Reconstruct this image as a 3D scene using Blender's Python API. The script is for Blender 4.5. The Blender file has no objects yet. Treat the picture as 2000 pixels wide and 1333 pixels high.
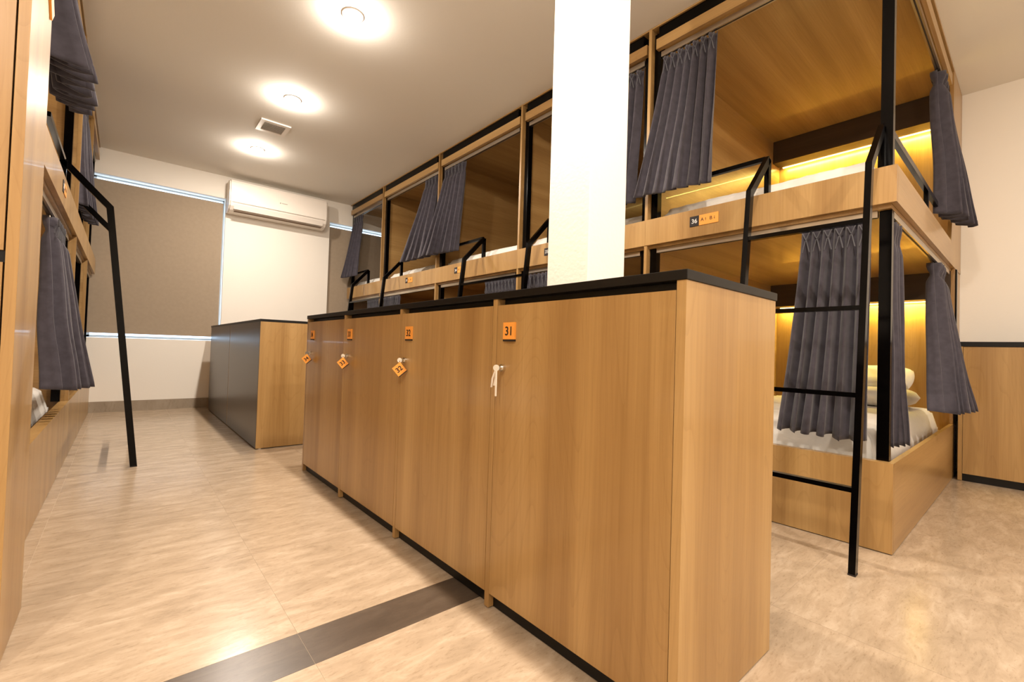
import bpy, bmesh, math, random
from mathutils import Vector, Matrix
random.seed(7)
C = bpy.context.scene.collection
SC = bpy.context.scene

# ---------------------------------------------------------------- camera
YAW, PITCH, ROLL, FPX = 0.7084, 0.0206, 0.0305, 883.46
CAMZ = 0.78
cy_, sy_ = math.cos(YAW), math.sin(YAW)
fwd = Vector((sy_, cy_, 0)); rt = Vector((cy_, -sy_, 0)); up = Vector((0, 0, 1))
f2 = fwd*math.cos(PITCH)+up*math.sin(PITCH); u2 = up*math.cos(PITCH)-fwd*math.sin(PITCH)
r3 = rt*math.cos(ROLL)+u2*math.sin(ROLL); u3 = u2*math.cos(ROLL)-rt*math.sin(ROLL)
cam = bpy.data.cameras.new('camera'); cam.sensor_width = 36; cam.lens = FPX*36/2000
cam.clip_start = .02; cam.clip_end = 100
co = bpy.data.objects.new('camera', cam); C.objects.link(co)
M = Matrix((r3, u3, -f2)).transposed().to_4x4(); M.translation = Vector((0, 0, CAMZ)); co.matrix_world = M
SC.camera = co
# ---------------------------------------------------------------- exposure, world
SC.view_settings.view_transform = 'Standard'; SC.view_settings.look = 'None'
SC.view_settings.gamma = 1; SC.view_settings.use_curve_mapping = False
SC.view_settings.exposure = 0.0
w = bpy.data.worlds.new('world'); SC.world = w; w.use_nodes = True
w.node_tree.nodes['Background'].inputs[0].default_value = (.72, .86, 1, 1)
w.node_tree.nodes['Background'].inputs[1].default_value = 4.0
LAMP_COL = (1.0, .885, .765); LAMP_W = 30.0
LED_COL = (1.0, .76, .17); LED_W = 9.0

# ---------------------------------------------------------------- main measures (metres)
H = 2.774; YW = 6.40; YF = -2.6; XR = 4.66; XL = -2.55
XF = 2.373; XLB = -0.257
Z1, Z2, ZB = 1.438, 1.592, 0.367

# ---------------------------------------------------------------- materials
def L(r, g, b):
    f = lambda c: (c/255/12.92 if c/255 <= .04045 else ((c/255+.055)/1.055)**2.4)
    return (f(r), f(g), f(b), 1)
def mat(name, col, rough=.5, metal=0, spec=.5, coat=0):
    m = bpy.data.materials.new(name); m.use_nodes = True
    b = m.node_tree.nodes['Principled BSDF']
    b.inputs['Base Color'].default_value = col; b.inputs['Roughness'].default_value = rough
    b.inputs['Metallic'].default_value = metal; b.inputs['Specular IOR Level'].default_value = spec
    b.inputs['Coat Weight'].default_value = coat
    return m
def nd(m, t, **k):
    n = m.node_tree.nodes.new(t)
    for a, v in k.items(): setattr(n, a, v)
    return n
def lk(m, a, b): m.node_tree.links.new(a, b)
def ramp(m, stops):
    r = nd(m, 'ShaderNodeValToRGB'); e = r.color_ramp.elements
    while len(e) > 1: e.remove(e[-1])
    e[0].position, e[0].color = stops[0]
    for p, c in stops[1:]:
        x = e.new(p); x.color = c
    return r
def wood(name, axis, c0, c1, c2, rough=.32, coat=.15):
    """oak veneer, grain along axis 0/1/2: broad boards, fine pores, cathedral rings"""
    m = mat(name, c1, rough, coat=coat); b = m.node_tree.nodes['Principled BSDF']
    tc = nd(m, 'ShaderNodeTexCoord'); oi = nd(m, 'ShaderNodeObjectInfo')
    ad = nd(m, 'ShaderNodeVectorMath', operation='ADD'); lk(m, tc.outputs['Object'], ad.inputs[0])
    mu = nd(m, 'ShaderNodeVectorMath', operation='SCALE'); mu.inputs[0].default_value = (13.7, 7.3, 9.1)
    lk(m, oi.outputs['Random'], mu.inputs['Scale']); lk(m, mu.outputs[0], ad.inputs[1])
    def mp(s, g):
        sc = [s, s, s]; sc[axis] = g
        k = nd(m, 'ShaderNodeMapping'); k.inputs['Scale'].default_value = sc
        lk(m, ad.outputs[0], k.inputs['Vector']); return k
    n1 = nd(m, 'ShaderNodeTexNoise'); n1.inputs['Scale'].default_value = 1; n1.inputs['Detail'].default_value = 3
    lk(m, mp(9, .35).outputs[0], n1.inputs['Vector'])
    n2 = nd(m, 'ShaderNodeTexNoise'); n2.inputs['Scale'].default_value = 1; n2.inputs['Detail'].default_value = 2
    lk(m, mp(140, 3.0).outputs[0], n2.inputs['Vector'])
    # rings: bands of a slowly varying field
    n3 = nd(m, 'ShaderNodeTexNoise'); n3.inputs['Scale'].default_value = 1; n3.inputs['Detail'].default_value = .5
    lk(m, mp(5.5, .75).outputs[0], n3.inputs['Vector'])
    mm = nd(m, 'ShaderNodeMath', operation='MULTIPLY'); mm.inputs[1].default_value = 26; lk(m, n3.outputs['Fac'], mm.inputs[0])
    fr = nd(m, 'ShaderNodeMath', operation='FRACT'); lk(m, mm.outputs[0], fr.inputs[0])
    r1 = ramp(m, [(.3, c0), (.5, c1), (.7, c2)]); lk(m, n1.outputs['Fac'], r1.inputs[0])
    r3_ = ramp(m, [(0, (.80, .76, .70, 1)), (.18, (1, 1, 1, 1)), (1, (1, 1, 1, 1))]); lk(m, fr.outputs[0], r3_.inputs[0])
    r2 = ramp(m, [(.3, (.82, .79, .74, 1)), (.6, (1.0, 1.0, 1.0, 1))]); lk(m, n2.outputs['Fac'], r2.inputs[0])
    x1 = nd(m, 'ShaderNodeMix', data_type='RGBA', blend_type='MULTIPLY'); x1.inputs[0].default_value = .4
    lk(m, r1.outputs[0], x1.inputs[6]); lk(m, r3_.outputs[0], x1.inputs[7])
    x2 = nd(m, 'ShaderNodeMix', data_type='RGBA', blend_type='MULTIPLY'); x2.inputs[0].default_value = .6
    lk(m, x1.outputs[2], x2.inputs[6]); lk(m, r2.outputs[0], x2.inputs[7])
    lk(m, x2.outputs[2], b.inputs['Base Color'])
    bp = nd(m, 'ShaderNodeBump'); bp.inputs['Strength'].default_value = .03; bp.inputs['Distance'].default_value = .002
    lk(m, n2.outputs['Fac'], bp.inputs['Height']); lk(m, bp.outputs[0], b.inputs['Normal'])
    return m
oa, ob, oc = L(150, 114, 67), L(168, 132, 81), L(181, 146, 94)
WZ = wood('oak veneer upright grain', 2, oa, ob, oc)
WX = wood('oak veneer grain across', 0, oa, ob, oc)
WY = wood('oak veneer grain along', 1, oa, ob, oc)
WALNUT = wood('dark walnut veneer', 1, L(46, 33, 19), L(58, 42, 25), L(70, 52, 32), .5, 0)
BLK = mat('black gloss painted steel', L(4, 3, 3), .16, 0, .14)
BLKL = mat('black laminate', L(10, 9, 9), .4, 0, .3)
GREYB = mat('dark grey back board', L(52, 43, 34), .3, 0, .4)
ALU = mat('aluminium rail', L(190, 180, 165), .3, 1)
CHROME = mat('chrome', L(225, 222, 215), .15, 1)
ORANGE = mat('orange plastic', L(236, 158, 66), .45)
INK = mat('dark ink', L(28, 18, 16), .6)
WHITEI = mat('white ink', L(225, 225, 222), .6)
PLAST = mat('white plastic', L(240, 232, 222), .35)
PLASTG = mat('pale grey plastic', L(170, 160, 148), .4)
DARKV = mat('dark vent void', L(120, 98, 76), .8)
CORD = mat('white cord', L(225, 215, 200), .8)

def plaster(name, col, amp=.04):
    m = mat(name, col, .85, spec=.2); b = m.node_tree.nodes['Principled BSDF']
    tc = nd(m, 'ShaderNodeTexCoord'); n = nd(m, 'ShaderNodeTexNoise'); n.inputs['Scale'].default_value = 60; n.inputs['Detail'].default_value = 5
    lk(m, tc.outputs['Object'], n.inputs['Vector'])
    bp = nd(m, 'ShaderNodeBump'); bp.inputs['Strength'].default_value = amp; bp.inputs['Distance'].default_value = .01
    lk(m, n.outputs['Fac'], bp.inputs['Height']); lk(m, bp.outputs[0], b.inputs['Normal']); return m
WALL = plaster('painted plaster wall', L(240, 234, 224), .05)
CEIL = plaster('ceiling paint', L(240, 236, 228), .04)
COLM = plaster('white column paint', L(245, 238, 226), .12)

def stone(name, a, b_, c, rough, sx=2.8, sy=9.0):
    m = mat(name, b_, rough, coat=.0); b = m.node_tree.nodes['Principled BSDF']
    tc = nd(m, 'ShaderNodeTexCoord'); oi = nd(m, 'ShaderNodeObjectInfo')
    mu = nd(m, 'ShaderNodeVectorMath', operation='SCALE'); mu.inputs[0].default_value = (31, 17, 3)
    lk(m, oi.outputs['Random'], mu.inputs['Scale'])
    ad = nd(m, 'ShaderNodeVectorMath', operation='ADD'); lk(m, tc.outputs['Object'], ad.inputs[0]); lk(m, mu.outputs[0], ad.inputs[1])
    k = nd(m, 'ShaderNodeMapping'); k.inputs['Scale'].default_value = (sx, sy, 1); k.inputs['Rotation'].default_value = (0, 0, .12)
    lk(m, ad.outputs[0], k.inputs['Vector'])
    n = nd(m, 'ShaderNodeTexNoise'); n.inputs['Scale'].default_value = 2.2; n.inputs['Detail'].default_value = 9
    n.inputs['Roughness'].default_value = .68; n.inputs['Distortion'].default_value = .6; lk(m, k.outputs[0], n.inputs['Vector'])
    n2 = nd(m, 'ShaderNodeTexNoise'); n2.inputs['Scale'].default_value = 14; n2.inputs['Detail'].default_value = 6; n2.inputs['Roughness'].default_value = .7
    lk(m, k.outputs[0], n2.inputs['Vector'])
    r = ramp(m, [(.30, a), (.5, b_), (.68, c)]); lk(m, n.outputs['Fac'], r.inputs[0])
    r2 = ramp(m, [(.32, (.70, .66, .6, 1)), (.46, (1, 1, 1, 1)), (.62, (1, 1, 1, 1)), (.72, (1.12, 1.12, 1.12, 1))]); lk(m, n2.outputs['Fac'], r2.inputs[0])
    x = nd(m, 'ShaderNodeMix', data_type='RGBA', blend_type='MULTIPLY'); x.inputs[0].default_value = .7
    lk(m, r.outputs[0], x.inputs[6]); lk(m, r2.outputs[0], x.inputs[7]); lk(m, x.outputs[2], b.inputs['Base Color'])
    bp = nd(m, 'ShaderNodeBump'); bp.inputs['Strength'].default_value = .05; bp.inputs['Distance'].default_value = .003
    lk(m, n2.outputs['Fac'], bp.inputs['Height']); lk(m, bp.outputs[0], b.inputs['Normal'])
    return m
TILE = stone('beige travertine tile', L(156, 137, 114), L(174, 154, 130), L(190, 171, 148), .2)
STRIPE = stone('dark grey stone strip tile', L(70, 59, 49), L(80, 68, 57), L(90, 78, 66), .28)
BASEB = stone('grey stone skirting tile', L(140, 126, 108), L(152, 138, 120), L(164, 150, 132), .35)
GROUT = mat('grout', L(182, 164, 140), .8)

def cloth(name, col, rough=.85, s=900, bump=.25, big=0, var=.14):
    m = mat(name, col, rough, spec=.25); b = m.node_tree.nodes['Principled BSDF']
    b.inputs['Sheen Weight'].default_value = .25
    tc = nd(m, 'ShaderNodeTexCoord'); n = nd(m, 'ShaderNodeTexNoise'); n.inputs['Scale'].default_value = s; n.inputs['Detail'].default_value = 2
    lk(m, tc.outputs['Object'], n.inputs['Vector'])
    n2 = nd(m, 'ShaderNodeTexNoise'); n2.inputs['Scale'].default_value = 30; n2.inputs['Detail'].default_value = 6
    lk(m, tc.outputs['Object'], n2.inputs['Vector'])
    d = tuple(c*(1-var) for c in col[:3])+(1,); u = tuple(min(1, c*(1+var)) for c in col[:3])+(1,)
    r = ramp(m, [(.35, d), (.65, u)]); lk(m, n2.outputs['Fac'], r.inputs[0]); lk(m, r.outputs[0], b.inputs['Base Color'])
    bp = nd(m, 'ShaderNodeBump'); bp.inputs['Strength'].default_value = bump; bp.inputs['Distance'].default_value = .001
    lk(m, n.outputs['Fac'], bp.inputs['Height'])
    if big:
        n3 = nd(m, 'ShaderNodeTexNoise'); n3.inputs['Scale'].default_value = 7; n3.inputs['Detail'].default_value = 3; n3.inputs['Distortion'].default_value = 1.2
        lk(m, tc.outputs['Object'], n3.inputs['Vector'])
        b2 = nd(m, 'ShaderNodeBump'); b2.inputs['Strength'].default_value = big; b2.inputs['Distance'].default_value = .03
        lk(m, n3.outputs['Fac'], b2.inputs['Height']); lk(m, b2.outputs[0], bp.inputs['Normal'])
    lk(m, bp.outputs[0], b.inputs['Normal']); return m
CURT = cloth('slate blue curtain fabric', L(64, 60, 68))
PLEAT = cloth('curtain header tape', L(84, 84, 90))
SHEET = cloth('white cotton sheet', L(232, 228, 220), .9, 900, .08, .18, .02)
BLIND = cloth('taupe blackout blind', L(160, 144, 124), .9, 500, .12, 0, .03)
def emis(name, col, s):
    m = bpy.data.materials.new(name); m.use_nodes = True; nt = m.node_tree; nt.nodes.clear()
    e = nt.nodes.new('ShaderNodeEmission'); o = nt.nodes.new('ShaderNodeOutputMaterial')
    e.inputs[0].default_value = (*col, 1); e.inputs[1].default_value = s; nt.links.new(e.outputs[0], o.inputs[0]); return m
LENS = emis('lit downlight lens', (1, .93, .82), 30)
LEDM = emis('lit warm led strip', (1, .72, .25), 9)
GLASS = bpy.data.materials.new('window glass'); GLASS.use_nodes = True
nt = GLASS.node_tree; nt.nodes.clear()
o_ = nt.nodes.new('ShaderNodeOutputMaterial'); t_ = nt.nodes.new('ShaderNodeBsdfTransparent'); g_ = nt.nodes.new('ShaderNodeBsdfGlossy')
g_.inputs['Roughness'].default_value = .02; t_.inputs[0].default_value = (.9, .95, 1, 1)
x_ = nt.nodes.new('ShaderNodeMixShader'); x_.inputs[0].default_value = .08
nt.links.new(t_.outputs[0], x_.inputs[1]); nt.links.new(g_.outputs[0], x_.inputs[2]); nt.links.new(x_.outputs[0], o_.inputs[0])

# ---------------------------------------------------------------- helpers
def bx(bm, x0, x1, y0, y1, z0, z1, bev=0):
    if x0 > x1: x0, x1 = x1, x0
    if y0 > y1: y0, y1 = y1, y0
    r = bmesh.ops.create_cube(bm, size=1)
    for v in r['verts']:
        v.co = Vector(((x0+x1)/2+v.co.x*(x1-x0), (y0+y1)/2+v.co.y*(y1-y0), (z0+z1)/2+v.co.z*(z1-z0)))
    if bev:
        es = list({e for v in r['verts'] for e in v.link_edges})
        bmesh.ops.bevel(bm, geom=es, offset=bev, segments=2, affect='EDGES', profile=.6)
def obj(name, bm, m, parent=None, smooth=False, **k):
    me = bpy.data.meshes.new(name); bmesh.ops.recalc_face_normals(bm, faces=bm.faces[:]); bm.to_mesh(me); bm.free()
    me.materials.append(m)
    if smooth:
        for p in me.polygons: p.use_smooth = True
    o = bpy.data.objects.new(name, me); C.objects.link(o)
    if parent is not None:
        o.parent = parent
        while parent is not None:
            me.transform(Matrix.Translation(-Vector(parent.location))); parent = parent.parent
    for a, v in k.items(): o[a] = v
    return o
def box(name, m, parent, x0, x1, y0, y1, z0, z1, bev=0, **k):
    bm = bmesh.new(); bx(bm, x0, x1, y0, y1, z0, z1, bev); return obj(name, bm, m, parent, **k)
def thing(name, label, cat, loc=(0, 0, 0), group=None):
    o = bpy.data.objects.new(name, None); C.objects.link(o); o.location = loc; o.empty_display_size = .1
    o['label'] = label; o['category'] = cat
    if group: o['group'] = group
    return o
def tube(bm, pts, wa, wb, side):
    """rectangular bar along pts; side = unit vector of width wa"""
    side = Vector(side); rings = []
    P = [Vector(p) for p in pts]
    for i, p in enumerate(P):
        d0 = (P[i]-P[i-1]).normalized() if i else (P[1]-P[0]).normalized()
        d1 = (P[i+1]-P[i]).normalized() if i < len(P)-1 else d0
        d = (d0+d1).normalized(); n = d.cross(side).normalized(); k = 1/max(.4, d.dot(d1))
        rings.append([bm.verts.new(p+side*wa*a/2+n*wb*b*k/2) for a, b in ((-1, -1), (1, -1), (1, 1), (-1, 1))])
    for a, b in zip(rings, rings[1:]):
        for i in range(4): bm.faces.new((a[i], a[(i+1) % 4], b[(i+1) % 4], b[i]))
    bm.faces.new(rings[0][::-1]); bm.faces.new(rings[-1])
def cyl(bm, c, axis, r, h, seg=20, r2=None):
    M4 = Matrix.Translation(Vector(c)) @ Vector(axis).to_track_quat('Z', 'Y').to_matrix().to_4x4()
    bmesh.ops.create_cone(bm, cap_ends=True, segments=seg, radius1=r, radius2=r if r2 is None else r2, depth=h, matrix=M4)
def text(name, s, size, m, parent, loc, xdir, zdir, depth=.0008, bold=0.0):
    cu = bpy.data.curves.new(name, 'FONT'); cu.body = s; cu.size = size; cu.align_x = 'CENTER'; cu.align_y = 'CENTER'
    cu.extrude = depth/2; cu.offset = bold
    t = bpy.data.objects.new('tmp', cu); C.objects.link(t)
    me = bpy.data.meshes.new_from_object(t.evaluated_get(bpy.context.evaluated_depsgraph_get()))
    bpy.data.objects.remove(t)
    X = Vector(xdir).normalized(); Y = Vector(zdir).normalized(); Z = X.cross(Y)
    R = Matrix((X, Y, Z)).transposed().to_4x4(); R.translation = Vector(loc); me.transform(R)
    me.materials.clear(); me.materials.append(m)
    p = parent
    while p is not None:
        me.transform(Matrix.Translation(-Vector(p.location))); p = p.parent
    o = bpy.data.objects.new(name, me); C.objects.link(o); o.parent = parent
    return o
def struct(o): o['kind'] = 'structure'; return o

# ---------------------------------------------------------------- room shell
bm = bmesh.new()
bx(bm, XL-.1, XR+.1, YF-.1, YW+.25, -.12, -.0008)
floor = struct(obj('floor', bm, GROUT))
bm = bmesh.new(); g = .0005
bx(bm, g, .6-g, g, .6-g, -.008, 0); tile_me = obj('tile', bm, TILE, floor)
bm = bmesh.new(); bx(bm, g, .6-g, g, .15-g, -.008, 0); strip_me = obj('tile', bm, STRIPE, floor, label='dark grey strip tile')
SX, SY = .383, 1.147     # grout joint crossing read off the photo
first = [True, True]
for i in range(-5, 8):
    x = SX+.6*i
    if x > XR or x+.6 < XL: continue
    o = strip_me if first[1] else strip_me.copy()
    if not first[1]: C.objects.link(o)
    first[1] = False; o.location = (x, SY, 0)
    for j in list(range(0, 9))+list(range(-7, 0)):
        y = SY+.15+.6*j if j >= 0 else SY+.6*j
        if y > YW or y+.6 < YF: continue
        o = tile_me if first[0] else tile_me.copy()
        if not first[0]: C.objects.link(o)
        first[0] = False; o.location = (x, y, 0)
struct(box('ceiling', CEIL, None, XL-.1, XR+.1, YF-.1, YW+.25, H, H+.1))
struct(box('wall_left', WALL, None, XL-.1, XL, YF-.1, YW+.25, 0, H))
struct(box('wall_right', WALL, None, XR, XR+.1, YF-.1, YW+.25, 0, H))
struct(box('wall_front', WALL, None, XL, XR, YF-.1, YF, 0, H))
W1 = (-1.5, .872, .785, 2.505); W2 = (2.10, 4.4, .785, 2.478)
bm = bmesh.new(); yb0, yb1 = YW, YW+.2
bx(bm, XL, W1[0], yb0, yb1, 0, H); bx(bm, W1[1], W2[0], yb0, yb1, 0, H); bx(bm, W2[1], XR, yb0, yb1, 0, H)
for W in (W1, W2):
    bx(bm, W[0], W[1], yb0, yb1, 0, W[2]); bx(bm, W[0], W[1], yb0, yb1, W[3], H)
struct(obj('wall_back', bm, WALL))
FRAME = mat('white window frame', L(205, 212, 220), .35)
for n, W in enumerate((W1, W2), 1):
    bm = bmesh.new(); f = .045; y0, y1 = YW+.13, YW+.17
    x0, x1, z0, z1 = W[0]+.002, W[1]-.002, W[2]+.002, W[3]-.002
    bx(bm, x0, x1, y0, y1, z0, z0+.022); bx(bm, x0, x1, y0, y1, z1-.012, z1)
    bx(bm, x0, x0+f, y0, y1, z0, z1); bx(bm, x1-.01, x1, y0, y1, z0, z1)
    xm = (x0+x1)/2; bx(bm, xm-.03, xm+.03, y0, y1, z0, z1)
    wd = struct(obj('window_%d' % n, bm, FRAME))
    box('pane', GLASS, wd, x0+.01, x1-.005, YW+.148, YW+.152, z0+.01, z1-.005)
    bl = thing('roller_blind', 'wide taupe roller blind pulled down over the window left of the air conditioner' if n == 1 else
               'taupe roller blind half hidden behind the far right bunk', 'blind', ((x0+x1)/2, YW+.05, z0))
    box('blind_fabric', BLIND, bl, x0+.01, x1-.018, YW+.045, YW+.047, z0+.055, z1-.055)
    bm = bmesh.new(); cyl(bm, ((x0+x1)/2, YW+.065, z1-.062), (1, 0, 0), .016, x1-x0-.03); obj('roller_tube', bm, ALU, bl, smooth=True)
    box('bottom_bar', BLIND, bl, x0+.01, x1-.018, YW+.041, YW+.051, z0+.045, z0+.058, .002)
o = struct(box('baseboard_back', BASEB, None, XL, XR, YW-.012, YW, 0, .112))
bm = bmesh.new(); bx(bm, XR-.012, XR, YF, -.95, 0, .112); struct(obj('baseboard_right', bm, BASEB))
col = box('column', COLM, None, 1.362, 1.60, 1.15, 1.372, 0, H, .004, kind='structure')

# ---------------------------------------------------------------- ceiling fittings
lamps = [(.97, 5.25), (.97, 3.97), (.975, 2.705), (.97, 1.43), (.97, .16), (.97, -1.1), (3.0, -1.3), (-.85, .16), (-.85, -1.1)]  # last two are added out of view to brighten the locker doors
lamp_lab = ['lit round recessed downlight closest to the wall air conditioner', 'lit round recessed downlight just before the ceiling vent',
            'lit round recessed downlight nearest the camera in the ceiling row', 'lit recessed downlight above the cabinets beside the column',
            'lit recessed downlight above the camera', 'lit recessed downlight behind the camera',
            'lit recessed downlight over the right aisle beyond the bunk end', 'added unseen downlight in front of the tall locker, brightening the oak doors', 'added unseen downlight in the front left corner, brightening the oak doors']
for (x, y), lab in zip(lamps, lamp_lab):
    t = thing('downlight', lab, 'ceiling light', (x, y, H), 'recessed ceiling downlights')
    bm = bmesh.new()
    n = 32; r = [(.044, -.002), (.048, -.006), (.062, -.005), (.065, 0)]
    vs = [[bm.verts.new((x+a*math.cos(2*math.pi*i/n), y+a*math.sin(2*math.pi*i/n), H+b)) for i in range(n)] for a, b in r]
    for p, q in zip(vs, vs[1:]):
        for i in range(n): bm.faces.new((p[i], p[(i+1) % n], q[(i+1) % n], q[i]))
    obj('trim_ring', bm, PLAST, t, smooth=True)
    bm = bmesh.new(); cyl(bm, (x, y, H-.0015), (0, 0, 1), .044, .002, 32); obj('lens', bm, LENS, t)
    ld = bpy.data.lights.new('downlight_lamp', 'AREA'); ld.shape = 'DISK'; ld.size = .085; ld.energy = LAMP_W; ld.color = LAMP_COL
    lo = bpy.data.objects.new('downlight_lamp', ld); C.objects.link(lo); lo.location = (x, y, H-.012)
    ld = bpy.data.lights.new('downlight_bulb', 'POINT'); ld.shadow_soft_size = .012; ld.energy = LAMP_W*.5; ld.color = LAMP_COL
    lo = bpy.data.objects.new('downlight_bulb', ld); C.objects.link(lo); lo.location = (x, y, H-.034)
v = thing('ceiling_vent', 'small square ceiling vent grille between two downlights', 'vent', (.97, 4.62, H))
bm = bmesh.new(); x0, x1, y0, y1 = .85, 1.095, 4.49, 4.745
for a in ((x0, x1, y0, y0+.035), (x0, x1, y1-.035, y1), (x0, x0+.035, y0+.035, y1-.035), (x1-.035, x1, y0+.035, y1-.035)):
    bx(bm, *a, H-.012, H-.0005)
obj('vent_frame', bm, PLAST, v)
box('vent_backing', DARKV, v, x0+.03, x1-.03, y0+.03, y1-.03, H-.003, H-.0005)
for k in range(9):
    y = y0+.045+k*.0205
    bm = bmesh.new(); tube(bm, [(x0+.035, y, H-.008), (x1-.035, y, H-.008)], .014, .0015, (0, .75, .66)); obj('slat', bm, PLAST, v)

# ---------------------------------------------------------------- air conditioner
ac = thing('air_conditioner', 'long white split air conditioner high on the back wall', 'air conditioner', (1.43, YW, 2.3))
pr_ = [(YW-.001, 2.325), (YW-.001, 2.695), (YW-.17, 2.70), (YW-.205, 2.69), (YW-.215, 2.66), (YW-.222, 2.44), (YW-.205, 2.385), (YW-.165, 2.345), (YW-.10, 2.325)]
bm = bmesh.new(); a0, a1 = .875, 1.995
A = [bm.verts.new((a0, y, z)) for y, z in pr_]; B = [bm.verts.new((a1, y, z)) for y, z in pr_]
bm.faces.new(A); bm.faces.new(B[::-1])
for i in range(len(A)): bm.faces.new((A[i], B[i], B[(i+1) % len(A)], A[(i+1) % len(A)]))
ends = [e for e in bm.edges if abs(e.verts[0].co.x-e.verts[1].co.x) < 1e-6 and e.verts[0].co.y < YW-.05 and e.verts[1].co.y < YW-.05]
bmesh.ops.bevel(bm, geom=ends, offset=.014, segments=3, affect='EDGES')
obj('housing', bm, PLAST, ac)
bm = bmesh.new(); tube(bm, [(a0+.05, YW-.2, 2.383), (a1-.05, YW-.2, 2.383)], .062, .008, Vector((0, -.38, .92)).normalized()); obj('louver_flap', bm, PLAST, ac, smooth=False)
bm = bmesh.new(); bx(bm, a0+.03, a1-.03, YW-.224, YW-.205, 2.428, 2.433); obj('panel_seam', bm, PLASTG, ac)
bm = bmesh.new(); cyl(bm, (1.42, YW-.2205, 2.53), (0, 1, 0), .008, .003, 12); bx(bm, 1.437, 1.50, YW-.2215, YW-.2180, 2.527, 2.534); obj('logo_mark', bm, PLASTG, ac)
box('air_slot_shade', DARKV, ac, a0+.06, a1-.06, YW-.19, YW-.11, 2.333, 2.3355)  # dark sheet painted in for the shade inside the air outlet

# ---------------------------------------------------------------- row of four numbered lockers
XA, YA, HC, WA, MA = .860, .466, .956, .475, .621
def key_set(parent, num, y):
    z = .727
    lock = None
    bm = bmesh.new(); cyl(bm, (XA-.004, y, z), (1, 0, 0), .011, .012, 20); cyl(bm, (XA-.012, y, z), (1, 0, 0), .007, .01, 16)
    lock = obj('lock', bm, CHROME, parent, smooth=False)
    bm = bmesh.new(); bx(bm, XA-.020, XA-.013, y-.001, y+.001, z-.004, z+.004)
    cyl(bm, (XA-.026, y+.002, z), (0.75, 1, 0), .0095, .0025, 20); obj('key', bm, CHROME, lock)
    kx, ky = XA-.027, y
    if num is None:
        bm = bmesh.new(); n = 8
        for dx, dy, ln in ((0, 0, .075), (.004, .012, .045), (-.004, .018, .05)):
            tube(bm, [(kx+dx*0.2, ky+dy*.2, z-.008), (kx+dx, ky+dy*.7, z-.008-ln*.5), (kx+dx*.6, ky+dy, z-.008-ln)], .004, .004, (0, 1, 0))
        obj('cord', bm, CORD, lock)
    return kx, ky, z, lock
def face_box(bm, c, X, Z, Y, w, h, d):
    r = bmesh.ops.create_cube(bm, size=1)
    for v_ in r['verts']: v_.co = Vector(c)+X*v_.co.x*w+Z*v_.co.z*h+Y*v_.co.y*d
ctx = [('31', 'oak locker with orange 31 plate and white cord on its key, nearest the camera'),
       ('32', 'oak locker with orange 32 plate, second of the row from the camera'),
       ('33', 'oak locker with orange 33 plate, third of the row from the camera'),
       ('34', 'oak locker with orange 34 plate at the far end of the row')]
keyinfo = []
for k, (num, lab) in enumerate(ctx):
    y0, y1 = YA+k*MA, YA+(k+1)*MA
    t = thing('locker', lab, 'locker', (XA+WA/2, (y0+y1)/2, 0), 'numbered lockers in the central row')
    e0 = y0 if k == 0 else y0+.0105
    i0 = y0+.021 if k == 0 else y0+.0105
    if k == 0: box('side_panel', WZ, t, XA, XA+WA, y0, y0+.021, 0.004, .9345)
    j0, j1 = (y1-.0105, y1+.0095) if k < 3 else (y1-.012, y1+.008)
    box('side_panel', WZ, t, XA, XA+WA, j0, j1, 0.004, .9345)
    d = box('door', WZ, t, XA, XA+.018, i0+.0015, j0-.0015, .046, .915, .0008)
    box('kick_board', BLKL, t, XA+.019, XA+.034, i0, j0, .003, .06)
    box('top_rail', BLKL, t, XA+.03, XA+.045, i0, j0, .88, .9345)
    box('back_panel', GREYB, t, XA+WA-.012, XA+WA-.002, i0, j0, .05, .9345)
    box('bottom_shelf', WY, t, XA+.056, XA+WA-.013, i0, j0, .05, .066)
    yc = y1-.095 if k else 1.013
    yc = [1.013, 1.63, 2.251, 2.872-.03][k]
    p = box('number_plate', ORANGE, d, XA-.006, XA-.0002, yc-.026, yc+.026, .812, .862, label='orange plate reading '+num)
    p2 = obj('plate_edge', (lambda b: (bx(b, XA-.006, XA-.0002, yc-.026, yc+.026, .806, .8119), b)[1])(bmesh.new()), INK, d)
    text('digits', num, .037, INK, d, (XA-.0066, yc-.001, .835), (0, -1, 0), (0, 0, 1), bold=.0003)
    yk = [1.039, 1.654, 2.267, 2.859][k]
    keyinfo.append((num, key_set(d, None if k == 0 else num, yk)))
def lift_tag(num, kx, ky, z):
    c = Vector((kx, ky, z-.036)); Y = Vector((.62, .78, 0)).normalized(); Xd = Vector((Y.y, -Y.x, 0)); a = math.radians(41)
    Zu = Vector((0, 0, 1)); U = Xd*math.cos(a)+Zu*math.sin(a); V = -Xd*math.sin(a)+Zu*math.cos(a)
    t = thing('key_tag', {'32': 'orange square tag reading 32 hanging from a locker key, largest of three', '33': 'orange square tag reading 33 hanging from a locker key, middle of three', '34': 'orange square tag reading 34 hanging from the farthest locker key'}[num], 'key tag', c, 'orange key tags on the locker keys')
    bm = bmesh.new(); face_box(bm, c, U, V, Y, .040, .042, .005); obj('tag_plate', bm, ORANGE, t)
    bm = bmesh.new(); face_box(bm, c-V*.0225+Y*.0003, U, V, Y, .040, .003, .0056); obj('tag_edge', bm, INK, t)
    text('digits', num, .027, INK, t, c-Y*.003, U, V, bold=.0005)
    bm = bmesh.new(); tube(bm, [(kx, ky, z-.002), (kx, ky, z-.014)], .002, .002, (1, 0, 0)); obj('tag_loop', bm, CHROME, t)
for num, (kx, ky, z, lock) in keyinfo[1:]: lift_tag(num, kx, ky, z)
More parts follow.
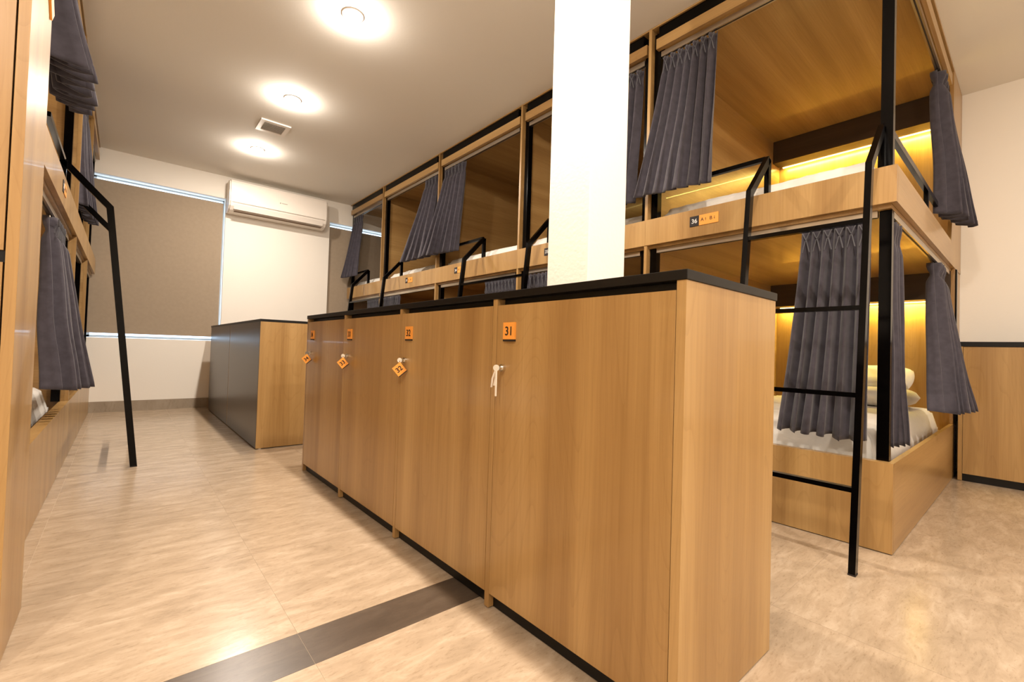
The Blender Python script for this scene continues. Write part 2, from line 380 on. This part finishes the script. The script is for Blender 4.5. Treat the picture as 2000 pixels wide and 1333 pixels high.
# black worktop (two boards meeting at the middle)
for a, b, lab in ((YA-.003, YA+2*MA-.001, 'black laminate worktop over lockers 31 and 32'), (YA+2*MA+.001, YA+4*MA+.012, 'black laminate worktop over the two far lockers 33 and 34')):
    box('worktop', BLKL, None, XA-.003, XA+WA+.004, a, b, .935, HC, .0015, label=lab, category='worktop', group='worktops over the locker row')

# ---------------------------------------------------------------- pair of low cabinets turned back to the aisle
XB, YB, MB = .753, 3.713, 1.236
for k in range(2):
    y0, y1 = YB+k*MB, YB+(k+1)*MB
    t = thing('low_cabinet', ['low cabinet with dark back and oak end, nearer the lockers', 'low cabinet with dark back standing against the window wall'][k], 'cabinet', (XB+.24, (y0+y1)/2, 0), 'low cabinets by the window wall')
    box('end_panel', WZ, t, XB+.001, XB+.48, y0, y0+.018, .006, .936)
    box('end_panel', WZ, t, XB+.001, XB+.48, y1-.018, y1-.001, .006, .936)
    box('back_board', GREYB, t, XB, XB+.012, y0+(.006 if k == 0 else .008), y1-.019, .006, .936)
    box('top_board', BLKL, t, XB-.002, XB+.484, y0-.001, y1-.002, .937, .955, .001)
    box('bottom_shelf', WY, t, XB+.013, XB+.46, y0+.018, y1-.018, .05, .066)
    for q in (0, 1):
        a = y0+.02+q*(MB/2-.02); box('door', WZ, t, XB+.462, XB+.48, a, a+MB/2-.03, .046, .915)
    for fx in (XB+.03, XB+.44):
        bm = bmesh.new(); cyl(bm, (fx, y0+.009, .003), (0, 0, 1), .009, .006, 12); obj('foot', bm, PLASTG, t)

# ---------------------------------------------------------------- lockers on the right wall
for k in range(2):
    y1 = .356-k*.62; y0 = y1-.62
    t = thing('wall_locker', ['oak locker under a black top against the right wall, touching the bunk end', 'oak locker on the right wall nearer the camera, off the frame edge'][k], 'locker', (4.47, (y0+y1)/2, 0), 'low lockers on the right wall')
    box('side_panel', WZ, t, 4.28, XR-.002, y1-.021, y1, .003, .898)
    box('side_panel', WZ, t, 4.28, XR-.002, y0+.001, y0+.011, .003, .898)
    box('door', WZ, t, 4.281, 4.299, y0+.013, y1-.023, .05, .896)
    box('kick_board', BLKL, t, 4.292, 4.31, y0+.011, y1-.021, .001, .05)
    box('top_board', BLKL, t, 4.277, XR-.002, y0, y1, .899, .930)

# ---------------------------------------------------------------- tall locker at the left edge
kx0, kx1, ky0, ky1 = -.80, -.195, 1.558, 1.887
t = thing('tall_locker', 'tall oak locker column cut off by the left edge of the photo', 'locker', ((kx0+kx1)/2, (ky0+ky1)/2, 0))
box('side_panel', WZ, t, kx1-.021, kx1, ky0, ky1, .003, H-.002, .0008)
box('side_panel', WZ, t, kx0, kx0+.018, ky0, ky1, .003, H-.002)
box('upper_door', WZ, t, kx0+.02, kx1-.0245, ky0+.001, ky0+.019, .976, H-.04)
box('lower_door', WZ, t, kx0+.02, kx1-.0245, ky0+.001, ky0+.019, .03, .948)
box('handle_recess', BLKL, t, kx0+.02, kx1-.022, ky0+.006, ky0+.02, .9485, .9755)
box('carcass', BLKL, t, kx0+.018, kx1-.0215, ky0+.021, ky1-.002, .01, H-.003)
bm = bmesh.new(); c = Vector((kx1+.003, 1.845, 1.722)); a = math.radians(42)
face_box(bm, c, Vector((0, math.cos(a), math.sin(a))), Vector((0, -math.sin(a), math.cos(a))), Vector((1, 0, 0)), .055, .055, .005)
obj('orange_tag', bm, ORANGE, t)

# ---------------------------------------------------------------- bunks
def bunk(x0, s, y0, y1, label, plate=None, first=False, last=False, led=1.0, plate_y=None, group=None):
    X = lambda d: x0+s*d
    DW = abs((XR if s > 0 else XL)-x0)-.004     # depth to the wall
    t = thing('bunk_bed', label, 'bunk bed', (X(1.1), (y0+y1)/2, 0), group)
    def b(n, m, d0, d1, ya, yb, z0, z1, bev=0, par=None, **k): return box(n, m, par or t, X(d0), X(d1), ya, yb, z0, z1, bev, **k)
    e0 = y0 if first else y0+.0105      # inner start
    e1 = y1-.0095
    b('base_board', WZ if not first else WZ, 0, .02, y0+.0005, y1-.0005, .004, ZB)
    b('base_rim', WY, .0205, .045, e0+.021, e1, ZB-.03, ZB-.001)
    b('lower_deck', WX, .046, 2.10, e0+.021, e1-.001, .27, .30)
    b('fascia', WZ, 0, .022, y0+.0005, y1-.0005, Z1, Z2)
    b('upper_deck', WX, .023, 2.10, e0+(.021 if first else 0), e1-.001, 1.42, 1.445)
    # divider board at the far side
    if not last:
        b('divider', WX, .024, DW, y1-.0095, y1+.0095, .004, H-.002)
        b('divider_edge', WZ, .003, .0235, y1-.0095, y1+.0095, ZB+.001, Z1-.001)
        b('divider_edge', WZ, .003, .0235, y1-.0095, y1+.0095, Z2+.001, H-.002)
    # steel posts each side of the opening
    pz = [(ZB+.001 if not first else ZB-.05, 1.419), (Z2-.1, H-.03)]
    ps = [e0+.022 if first else e0+.001, e1-.043]
    for py in ps:
        for za, zb_ in pz: b('post', BLK, .0455 if first and py == ps[0] else .04, .082, py, py+.042, za, zb_)
    ya, yb = ps[0]+.0425, ps[1]-.0005
    b('top_trim', WY, .004, .07, e0+.001, e1-.001, H-.011, H-.002)
    b('top_beam', BLK, .014, .075, ya, yb, 2.692, H-.012)
    b('valance', WY, .004, .034, ya-.03, yb+.012, 2.625, 2.688)
    r = b('curtain_rail', ALU, .035, .062, ya+.004, yb-.004, 2.588, 2.618)
    b('rail_slot', INK, .045, .052, ya+.005, yb-.005, 2.5865, 2.5879, par=r)
    r = b('curtain_rail', ALU, .035, .062, ya+.004, yb-.004, 1.392, 1.4195)
    b('rail_slot', INK, .045, .052, ya+.005, yb-.005, 1.3905, 1.3919, par=r)
    b('ceiling_panel', WX, .083, 2.10, e0+(.03 if first else .001), e1-.001, 2.698, 2.712)
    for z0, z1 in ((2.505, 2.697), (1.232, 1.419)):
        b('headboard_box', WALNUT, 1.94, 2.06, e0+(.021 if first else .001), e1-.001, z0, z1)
        b('led_strip', LEDM, 2.085, 2.10, e0+.04, e1-.03, z0-.004, z0+.001)
    for z0, z1 in ((1.446, 2.697), (.301, 1.419)):
        b('back_panel', WZ, 2.1005, 2.12, e0+(.021 if first else .001), e1-.001, z0, z1)
    for z in (2.49, 1.218):
        if not led: continue
        ld = bpy.data.lights.new('led_glow', 'AREA'); ld.shape = 'RECTANGLE'; ld.size = .03; ld.size_y = y1-y0-.12; ld.energy = LED_W*led*(y1-y0); ld.color = LED_COL
        lo = bpy.data.objects.new('led_glow', ld); C.objects.link(lo); lo.location = (X(2.05), (y0+y1)/2, z-.002)
        lo.rotation_euler = (0, s*math.radians(-12), 0)
    if first:   # open near end facing the camera
        b('end_base_board', WX, .0205, 2.0, y0, y0+.02, .004, ZB)
        b('end_fascia', WX, .0225, 1.72, y0, y0+.02, Z1, Z2)
        b('end_top_trim', WX, .0705, DW, y0, y0+.02, H-.022, H-.002)
        b('end_top_beam', BLK, .083, 1.72, y0+.024, y0+.06, 2.714, H-.024)
        b('end_valance', WX, .05, 1.72, y0+.001, y0+.019, 2.625, 2.697)
        r = b('end_curtain_rail', ALU, .09, 1.72, y0+.022, y0+.046, 2.588, 2.618)
        b('rail_slot', INK, .095, 1.70, y0+.03, y0+.037, 2.5865, 2.5879, par=r)
        r = b('end_curtain_rail', ALU, .09, 1.9, y0+.0225, y0+.046, 1.392, 1.4195)
        b('rail_slot', INK, .095, 1.9, y0+.03, y0+.037, 1.3905, 1.3919, par=r)
        # head end board with a tapered edge above the fascia
        bm = bmesh.new(); pts = [(1.7205, Z1), (1.7205, Z2-.02), (1.74, Z2+.03), (1.80, Z2+.22), (1.80, H-.024), (DW, H-.024), (DW, Z1)]
        P0 = [bm.verts.new((X(d), y0, z)) for d, z in pts]; P1 = [bm.verts.new((X(d), y0+.02, z)) for d, z in pts]
        bm.faces.new(P0); bm.faces.new(P1[::-1])
        for i in range(len(pts)): bm.faces.new((P0[i], P0[(i+1) % len(pts)], P1[(i+1) % len(pts)], P1[i]))
        obj('head_end_board', bm, WZ, t)
        b('head_end_board', WZ, 1.95, DW, y0+.003, y0+.02, ZB+.001, Z1-.001)
        b('rear_post', BLK, 2.0, 2.05, y0-.006, y0+.002, .002, Z1-.002)
        # end guard rail
        bm = bmesh.new(); yg = y0+.034
        bx(bm, X(.084), X(1.70), yg-.01, yg+.01, 1.735, 1.765); bx(bm, X(.985), X(1.015), yg-.01, yg+.01, Z2-.08, 1.735)
        obj('end_guard_rail', bm, BLK, t)
    if plate:
        yp = plate_y
        p = b('plate_black', INK, -.003, -.0002, yp-.0265, yp+.0265, 1.497, 1.553)
        text('plate_digits', plate, .034, WHITEI, p, (X(-.0034), yp, 1.524), (0, -s, 0), (0, 0, 1), bold=.0004)
        q = b('plate_orange', ORANGE, -.003, -.0002, (yp-.133 if s > 0 else yp+.027), (yp-.027 if s > 0 else yp+.133), 1.497, 1.553)
        for ch, dy in (('A', .045), ('B', .093)):
            text('plate_letter', ch, .027, INK, q, (X(-.0034), yp-s*dy, 1.526), (0, -s, 0), (0, 0, 1))
        for dy, up_ in ((.064, 1), (.112, -1)):
            bm = bmesh.new(); yy = yp-s*dy; zc = 1.526
            bx(bm, X(-.0036), X(-.003), yy-.0008, yy+.0008, zc-.008, zc+.008)
            vs = [bm.verts.new((X(-.0036), yy+a, zc+up_*c_)) for a, c_ in ((-.003, .003), (.003, .003), (0, .008))]; bm.faces.new(vs)
            obj('plate_arrow', bm, INK, q)
    return t
gr = 'bunks of the right row'
RY = [.382, 1.558, 2.735, 4.0, 5.32, YW-.002]
rl = ['oak two-tier bunk with plate 36, open at its near end, beside the black ladder', 'oak bunk half hidden behind the white column',
      'oak bunk of the right row just beyond the white column', 'fourth oak bunk of the right row, next to last before the window wall', 'oak bunk at the far end against the window wall']
pl_ = ['36', '35', '34', '33', None]; py_ = [1.247, 2.42-.02, 3.62, 4.61, None]
ledf = [1.0, .05, .05, .05, .0]
right = [bunk(XF, 1, RY[i], RY[i+1], rl[i], pl_[i], i == 0, i == 4, ledf[i], py_[i], gr) for i in range(5)]
gl = 'bunks of the left row'
LY = [1.90, 4.10, 5.25, YW-.002]
ll = ['oak bunk of the left row right behind the tall locker', 'oak bunk of the left row past the leaning ladder', 'oak bunk of the left row against the window wall']
left = [bunk(XLB, -1, LY[i], LY[i+1], ll[i], ['26', None, None][i], False, i == 2, [.5, .5, 0][i], 3.15, gl) for i in range(3)]
# outlet in the near lower berth
t = thing('wall_outlet', 'white socket plate on the back panel of the near lower berth', 'socket', (XF+2.095, 1.25, .78))
box('face_plate', PLAST, t, XF+2.092, XF+2.1, 1.21, 1.29, .72, .84, .002)

# ---------------------------------------------------------------- ladders and guard rails
def ladder(x0, s, ya, yb, label, guards, kind):
    X = lambda d: x0+s*d
    t = thing('bunk_ladder', label, 'ladder', (X(-.3), (ya+yb)/2, 0), 'black steel bunk ladders')
    for y in (ya, yb):
        bm = bmesh.new()
        tube(bm, [(X(-.328), y, .001), (X(-.165), y, 1.555), (X(.040), y, 1.775)], .022, .034, (0, 1, 0))
        obj('side_rail', bm, BLK, t)
        box('top_post', BLK, t, X(.0265), X(.056), y-.011, y+.011, 1.50, 1.775)
        box('foot_cap', INK, t, X(-.345), X(-.311), y-.012, y+.012, 0, .006)
    for z in (.30, .65, .985, 1.33):
        d = -.328+.163*z/1.555
        box('rung', BLK, t, X(d-.014), X(d+.014), ya+.011, yb-.011, z-.009, z+.009)
    for a, b_ in guards:
        box('guard_rail', BLK, t, X(.030), X(.052), a, b_, 1.768, 1.79)
    return t
ladder(XF, 1, .44, .89, 'black steel ladder leaning on the near right bunk, close to its open corner', [(.901, 1.50)], 1)
ladder(XF, 1, 2.42, 3.245, 'black steel ladder on the right row appearing just left of the white column', [(3.256, 3.94), (1.62, 2.409)], 2)
ladder(XF, 1, 4.83, 5.77, 'black steel ladder on the right row nearest the window wall', [(5.781, 6.33), (4.06, 4.819)], 2)
ladder(XLB, -1, 3.60, 4.40, 'black steel ladder leaning on the left bunk row', [(2.90, 3.589), (4.411, 5.16)], 2)

# ---------------------------------------------------------------- bedding
def mattress(x0, s, y0, y1, z0, z1, label, head=1.93, front=.05):
    X = lambda d: x0+s*d
    t = thing('mattress', label, 'mattress', (X(1), (y0+y1)/2, z0), 'white sheeted mattresses')
    nx, ny = 60, 40; bm = bmesh.new(); g_ = []
    from mathutils import noise
    for i in range(nx+1):
        row = []
        for j in range(ny+1):
            u, v_ = i/nx, j/ny
            d = front+(head-front)*u; y = y0+(y1-y0)*v_
            e = min(u*(head-front), (1-u)*(head-front), v_*(y1-y0), (1-v_)*(y1-y0))
            k = min(1, e/.055); h = (1-(1-k)**2.2)
            n = noise.noise(Vector((d*3, y*3, z0*7)))*.008+noise.noise(Vector((d*9, y*9, z0*5)))*.003
            wr = 0 if e > .12 else (.008*abs(math.sin((d if min(v_, 1-v_)*(y1-y0) < min(u, 1-u)*(head-front) else y)*46+2*noise.noise(Vector((d*4, y*4, 1)))))*(1-e/.12))
            zz = z0+.04+(z1-z0-.04)*h+n*k-wr*.8
            row.append(bm.verts.new((X(d), y, zz)))
        g_.append(row)
    for i in range(nx):
        for j in range(ny): bm.faces.new((g_[i][j], g_[i+1][j], g_[i+1][j+1], g_[i][j+1]))
    rim = [g_[i][0] for i in range(nx+1)]+[g_[nx][j] for j in range(1, ny+1)]+[g_[i][ny] for i in range(nx-1, -1, -1)]+[g_[0][j] for j in range(ny-1, 0, -1)]
    low = [bm.verts.new((v_.co.x, v_.co.y, z0)) for v_ in rim]
    for a in range(len(rim)): b_ = (a+1) % len(rim); bm.faces.new((rim[a], rim[b_], low[b_], low[a]))
    bm.faces.new(low)
    obj('sheet', bm, SHEET, t, smooth=True); return t
def pillow(x, y, z, sx, sy, h, label, rot=(0, 0, 0)):
    bm = bmesh.new(); n = 22; top = {}; bot = {}
    from mathutils import noise
    R = Matrix.Rotation(rot[2], 3, 'Z') @ Matrix.Rotation(rot[1], 3, 'Y') @ Matrix.Rotation(rot[0], 3, 'X')
    for i in range(n+1):
        for j in range(n+1):
            u, v_ = i/n*2-1, j/n*2-1
            k = max(0, (1-u**4)*(1-v_**4))**.5
            px = u*sx/2*(1-.10*v_*v_); py = v_*sy/2*(1-.08*u*u)
            w_ = noise.noise(Vector((px*9+x, py*9+y, z)))*.012
            top[i, j] = bm.verts.new(R @ Vector((px, py, h*.5*k+w_*k))+Vector((x, y, z+h*.5)))
            bot[i, j] = top[i, j] if i in (0, n) or j in (0, n) else bm.verts.new(R @ Vector((px, py, -h*.5*k))+Vector((x, y, z+h*.5)))
    for i in range(n):
        for j in range(n):
            bm.faces.new((top[i, j], top[i+1, j], top[i+1, j+1], top[i, j+1])); 
            f_ = (bot[i, j], bot[i, j+1], bot[i+1, j+1], bot[i+1, j])
            if len(set(f_)) == 4 and not all(a in top.values() for a in f_): bm.faces.new(f_)
    bm.normal_update(); o = obj('pillow', bm, SHEET, None, smooth=True); o['label'] = label; o['category'] = 'pillow'; o['group'] = 'white pillows'
    return o
um = ['mattress with white sheet on the upper berth of bunk 36', 'white mattress on the upper berth right behind the column', 'white mattress on the upper berth just past the column',
      'white mattress on the upper berth fourth along the right row', 'white mattress on the upper berth by the window wall']
lm = ['white mattress with rumpled sheet in the near right lower berth', None, None, None, None]
for i in range(5):
    mattress(XF, 1, RY[i]+(.07 if i == 0 else .016), RY[i+1]-.016, 1.446, 1.685, um[i], front=.09)
mattress(XF, 1, RY[0]+.075, RY[1]-.06, .301, .47, lm[0], front=.088)
mattress(XF, 1, RY[1]+.065, RY[2]-.06, .301, .47, 'white mattress in the lower berth behind the column', front=.088)
mattress(XLB, -1, LY[0]+.065, LY[1]-.06, .301, .47, 'white mattress in the left lower berth beside the tall locker', front=.088)
mattress(XLB, -1, LY[0]+.016, LY[1]-.016, 1.446, 1.64, 'white mattress on the left upper berth between tall locker and ladder', front=.09)
mattress(XLB, -1, LY[1]+.016, LY[2]-.016, 1.446, 1.64, 'white mattress on the left upper berth past the ladder', front=.09)
pillow(XF+1.66, .78, .474, .38, .52, .13, 'white pillow lying flat at the head of the near lower berth')
pillow(XF+1.82, .80, .60, .28, .46, .11, 'white pillow propped on the flat pillow in the near lower berth', (0, -.55, 0))

# ---------------------------------------------------------------- curtains
def curtain(label, T0, T1, B0, B1, nrm, folds, a_top, a_bot, group, hooks=True, seed=0, mat_=None):
    """gathered curtain: top edge T0..T1, bottom edge B0..B1, folds pushed along nrm"""
    from mathutils import noise
    rnd = random.Random(seed); T0, T1, B0, B1 = map(Vector, (T0, T1, B0, B1)); N = Vector(nrm)
    t = thing('curtain', label, 'curtain', (T0+T1)/2, group)
    nu, nv = folds*14, 44; bm = bmesh.new(); G = []
    ph = [rnd.uniform(-.5, .5) for _ in range(folds+2)]; am = [rnd.uniform(.65, 1.15) for _ in range(folds+2)]
    for j in range(nv+1):
        v_ = j/nv; row = []
        for i in range(nu+1):
            u = i/nu; f = u*folds; k = int(f); fr_ = f-k
            A_ = am[k]*(1-fr_)+am[k+1]*fr_; P_ = ph[k]*(1-fr_)+ph[k+1]*fr_
            wgt = v_**.8; hd = math.exp(-((v_-.085)/.035)**2)
            amp = (a_top*(1-wgt)+a_bot*wgt)*A_*(1-.55*hd)
            s_ = math.sin(2*math.pi*f+P_*wgt*2.0); s_ = math.copysign(abs(s_)**.9, s_)
            du = .16*math.sin(4*math.pi*f+1.2+P_)*wgt/folds
            top = T0.lerp(T1, u); bot = B0.lerp(B1, min(1, max(0, u+du)))
            e = v_**1.25
            p = top.lerp(bot, v_); q = top*(1-e)+bot*e; p = Vector((q.x, q.y, p.z))
            p += N*amp*s_ + N*.012*noise.noise(Vector((u*3+seed, v_*2.5, 0)))*v_
            p.z += .007*v_*noise.noise(Vector((u*6, seed, 2)))+.006*(v_ > .99)*s_
            row.append(bm.verts.new(p))
        G.append(row)
    for j in range(nv):
        for i in range(nu): bm.faces.new((G[j][i], G[j][i+1], G[j+1][i+1], G[j+1][i]))
    o = obj('fabric', bm, mat_ or CURT, t, smooth=True)
    sd = o.modifiers.new('cloth thickness', 'SOLIDIFY'); sd.thickness = .003; sd.offset = 0
    if hooks:
        D = (T1-T0).normalized(); bm = bmesh.new(); wd = (T1-T0).length/folds
        for k in range(folds):
            c_ = T0.lerp(T1, (k+.5)/folds)-N*(a_top*.8+.006)
            hw = min(.018, wd*.36)
            for sg in (-1, 1):
                tube(bm, [c_-D*hw*sg+Vector((0, 0, -.012)), c_+D*hw*sg*.2+Vector((0, 0, -.055)), c_+D*hw*sg*.9+Vector((0, 0, -.105))], .006, .003, N)
        obj('pinch_pleats', bm, PLEAT, t)
        bm = bmesh.new()
        for k in range(folds):
            c_ = T0.lerp(T1, (k+.5)/folds)
            cyl(bm, c_+Vector((0, 0, .004)), (0, 0, 1), .0025, .016, 8)
        obj('glider_hooks', bm, CHROME, t)
    return t
cg = 'slate curtains of the right upper berths'
xr_ = XF+.050; zt = 2.580
Nx = (1, 0, 0)
curtain('slate curtain gathered at the far side of the upper berth of bunk 36', (xr_, 1.165, zt), (xr_, 1.49, zt), (XF-.03, 1.15, 1.715), (XF-.075, 1.60, 1.72), Nx, 7, .020, .034, cg, True, 1)
curtain('slate curtain of the upper berth emerging from behind the column', (xr_, 1.63, zt), (xr_, 1.93, zt), (XF-.02, 1.64, 1.715), (XF-.05, 2.0, 1.715), Nx, 6, .018, .036, cg, True, 2)
curtain('slate curtain drawn to the left post of the third upper berth', (xr_, 3.585, zt+.004), (xr_, 3.94, zt+.004), (XF-.05, 3.56, 1.70), (XF-.06, 4.12, 1.72), Nx, 6, .020, .045, cg, True, 3)
curtain('narrow slate curtain drawn to the right post of the fourth upper berth', (xr_, 4.07, zt+.004), (xr_, 4.33, zt+.004), (XF-.04, 4.10, 1.72), (XF-.06, 4.62, 1.72), Nx, 4, .020, .042, cg, True, 4)
curtain('slate curtain of the farthest upper berth, in front of the blind', (xr_, 6.05, zt+.004), (xr_, 6.33, zt+.004), (XF-.05, 5.98, 1.72), (XF-.085, 6.36, 1.72), Nx, 4, .018, .038, cg, True, 5)
cg2 = 'slate curtains of the right lower berths'
zl = 1.384
curtain('wide slate curtain of the near lower berth hanging behind the ladder', (xr_, .475, zl), (xr_, .735, zl), (XF+.02, .475, .435), (XF-.02, .80, .455), Nx, 6, .02, .032, cg2, True, 6)
curtain('slate curtain in the lower berth just right of the third divider', (xr_, 2.32, zl), (xr_, 2.67, zl), (xr_-.03, 2.30, .43), (xr_-.03, 2.68, .43), Nx, 8, .018, .03, cg2, True, 7)
curtain('slate curtain in the third lower berth, its top showing over the lockers', (xr_, 2.80, zl), (xr_, 3.20, zl), (xr_-.03, 2.80, .43), (xr_-.03, 3.25, .43), Nx, 9, .018, .03, cg2, True, 8)
curtain('slate curtain in the fourth lower berth, its top showing over the far lockers', (xr_, 4.86, zl), (xr_, 5.26, zl), (xr_-.03, 4.82, .43), (xr_-.03, 5.27, .43), Nx, 9, .018, .03, cg2, True, 9)
curtain('slate curtain in the last lower berth before the window wall', (xr_, 5.39, zl), (xr_, 5.75, zl), (xr_-.03, 5.39, .43), (xr_-.03, 5.80, .43), Nx, 8, .018, .03, cg2, True, 10)
cg3 = 'slate curtains on the open end of bunk 36'
ye = .382+.034; Ny = (0, 1, 0)
curtain('slate curtain bunched on the end side of the upper berth by the right wall', (3.72, ye, zt), (4.00, ye, zt), (3.72, ye-.05, 1.69), (4.10, ye-.12, 1.66), Ny, 5, .038, .062, cg3, False, 11)
curtain('slate curtain bunched on the end side of the lower berth above the wall locker', (3.66, ye, zl), (3.96, ye, zl), (3.16, ye-.10, .53), (3.95, ye-.125, .50), Ny, 6, .034, .062, cg3, False, 12)
curtain('dark slate curtain wrapped around the near corner post of the lower berth', (2.485, ye+.0, zl), (2.60, ye+.0, zl), (2.47, ye-.01, .42), (2.74, ye-.012, .41), Ny, 3, .018, .022, cg3, False, 13)
cg4 = 'slate curtains of the left row'
Nl = (-1, 0, 0); xl_ = XLB-.05
curtain('slate curtain billowing from the left upper berth at the top left', (xl_, 2.30, zt), (xl_, 2.72, zt), (-.185, 2.26, 1.765), (-.20, 2.76, 1.765), Nl, 7, .03, .070, cg4, True, 14)
curtain('slate curtain of the left upper berth beyond the ladder', (xl_, 4.32, zt), (xl_, 4.95, zt), (-.27, 4.32, 1.71), (-.235, 5.1, 1.71), Nl, 8, .025, .04, cg4, True, 15)
curtain('long slate curtain of the left lower berth near the ladder foot', (xl_, 3.22, zl), (xl_, 3.58, zl), (-.235, 3.02, .53), (-.205, 3.56, .50), Nl, 6, .035, .085, cg4, True, 16)
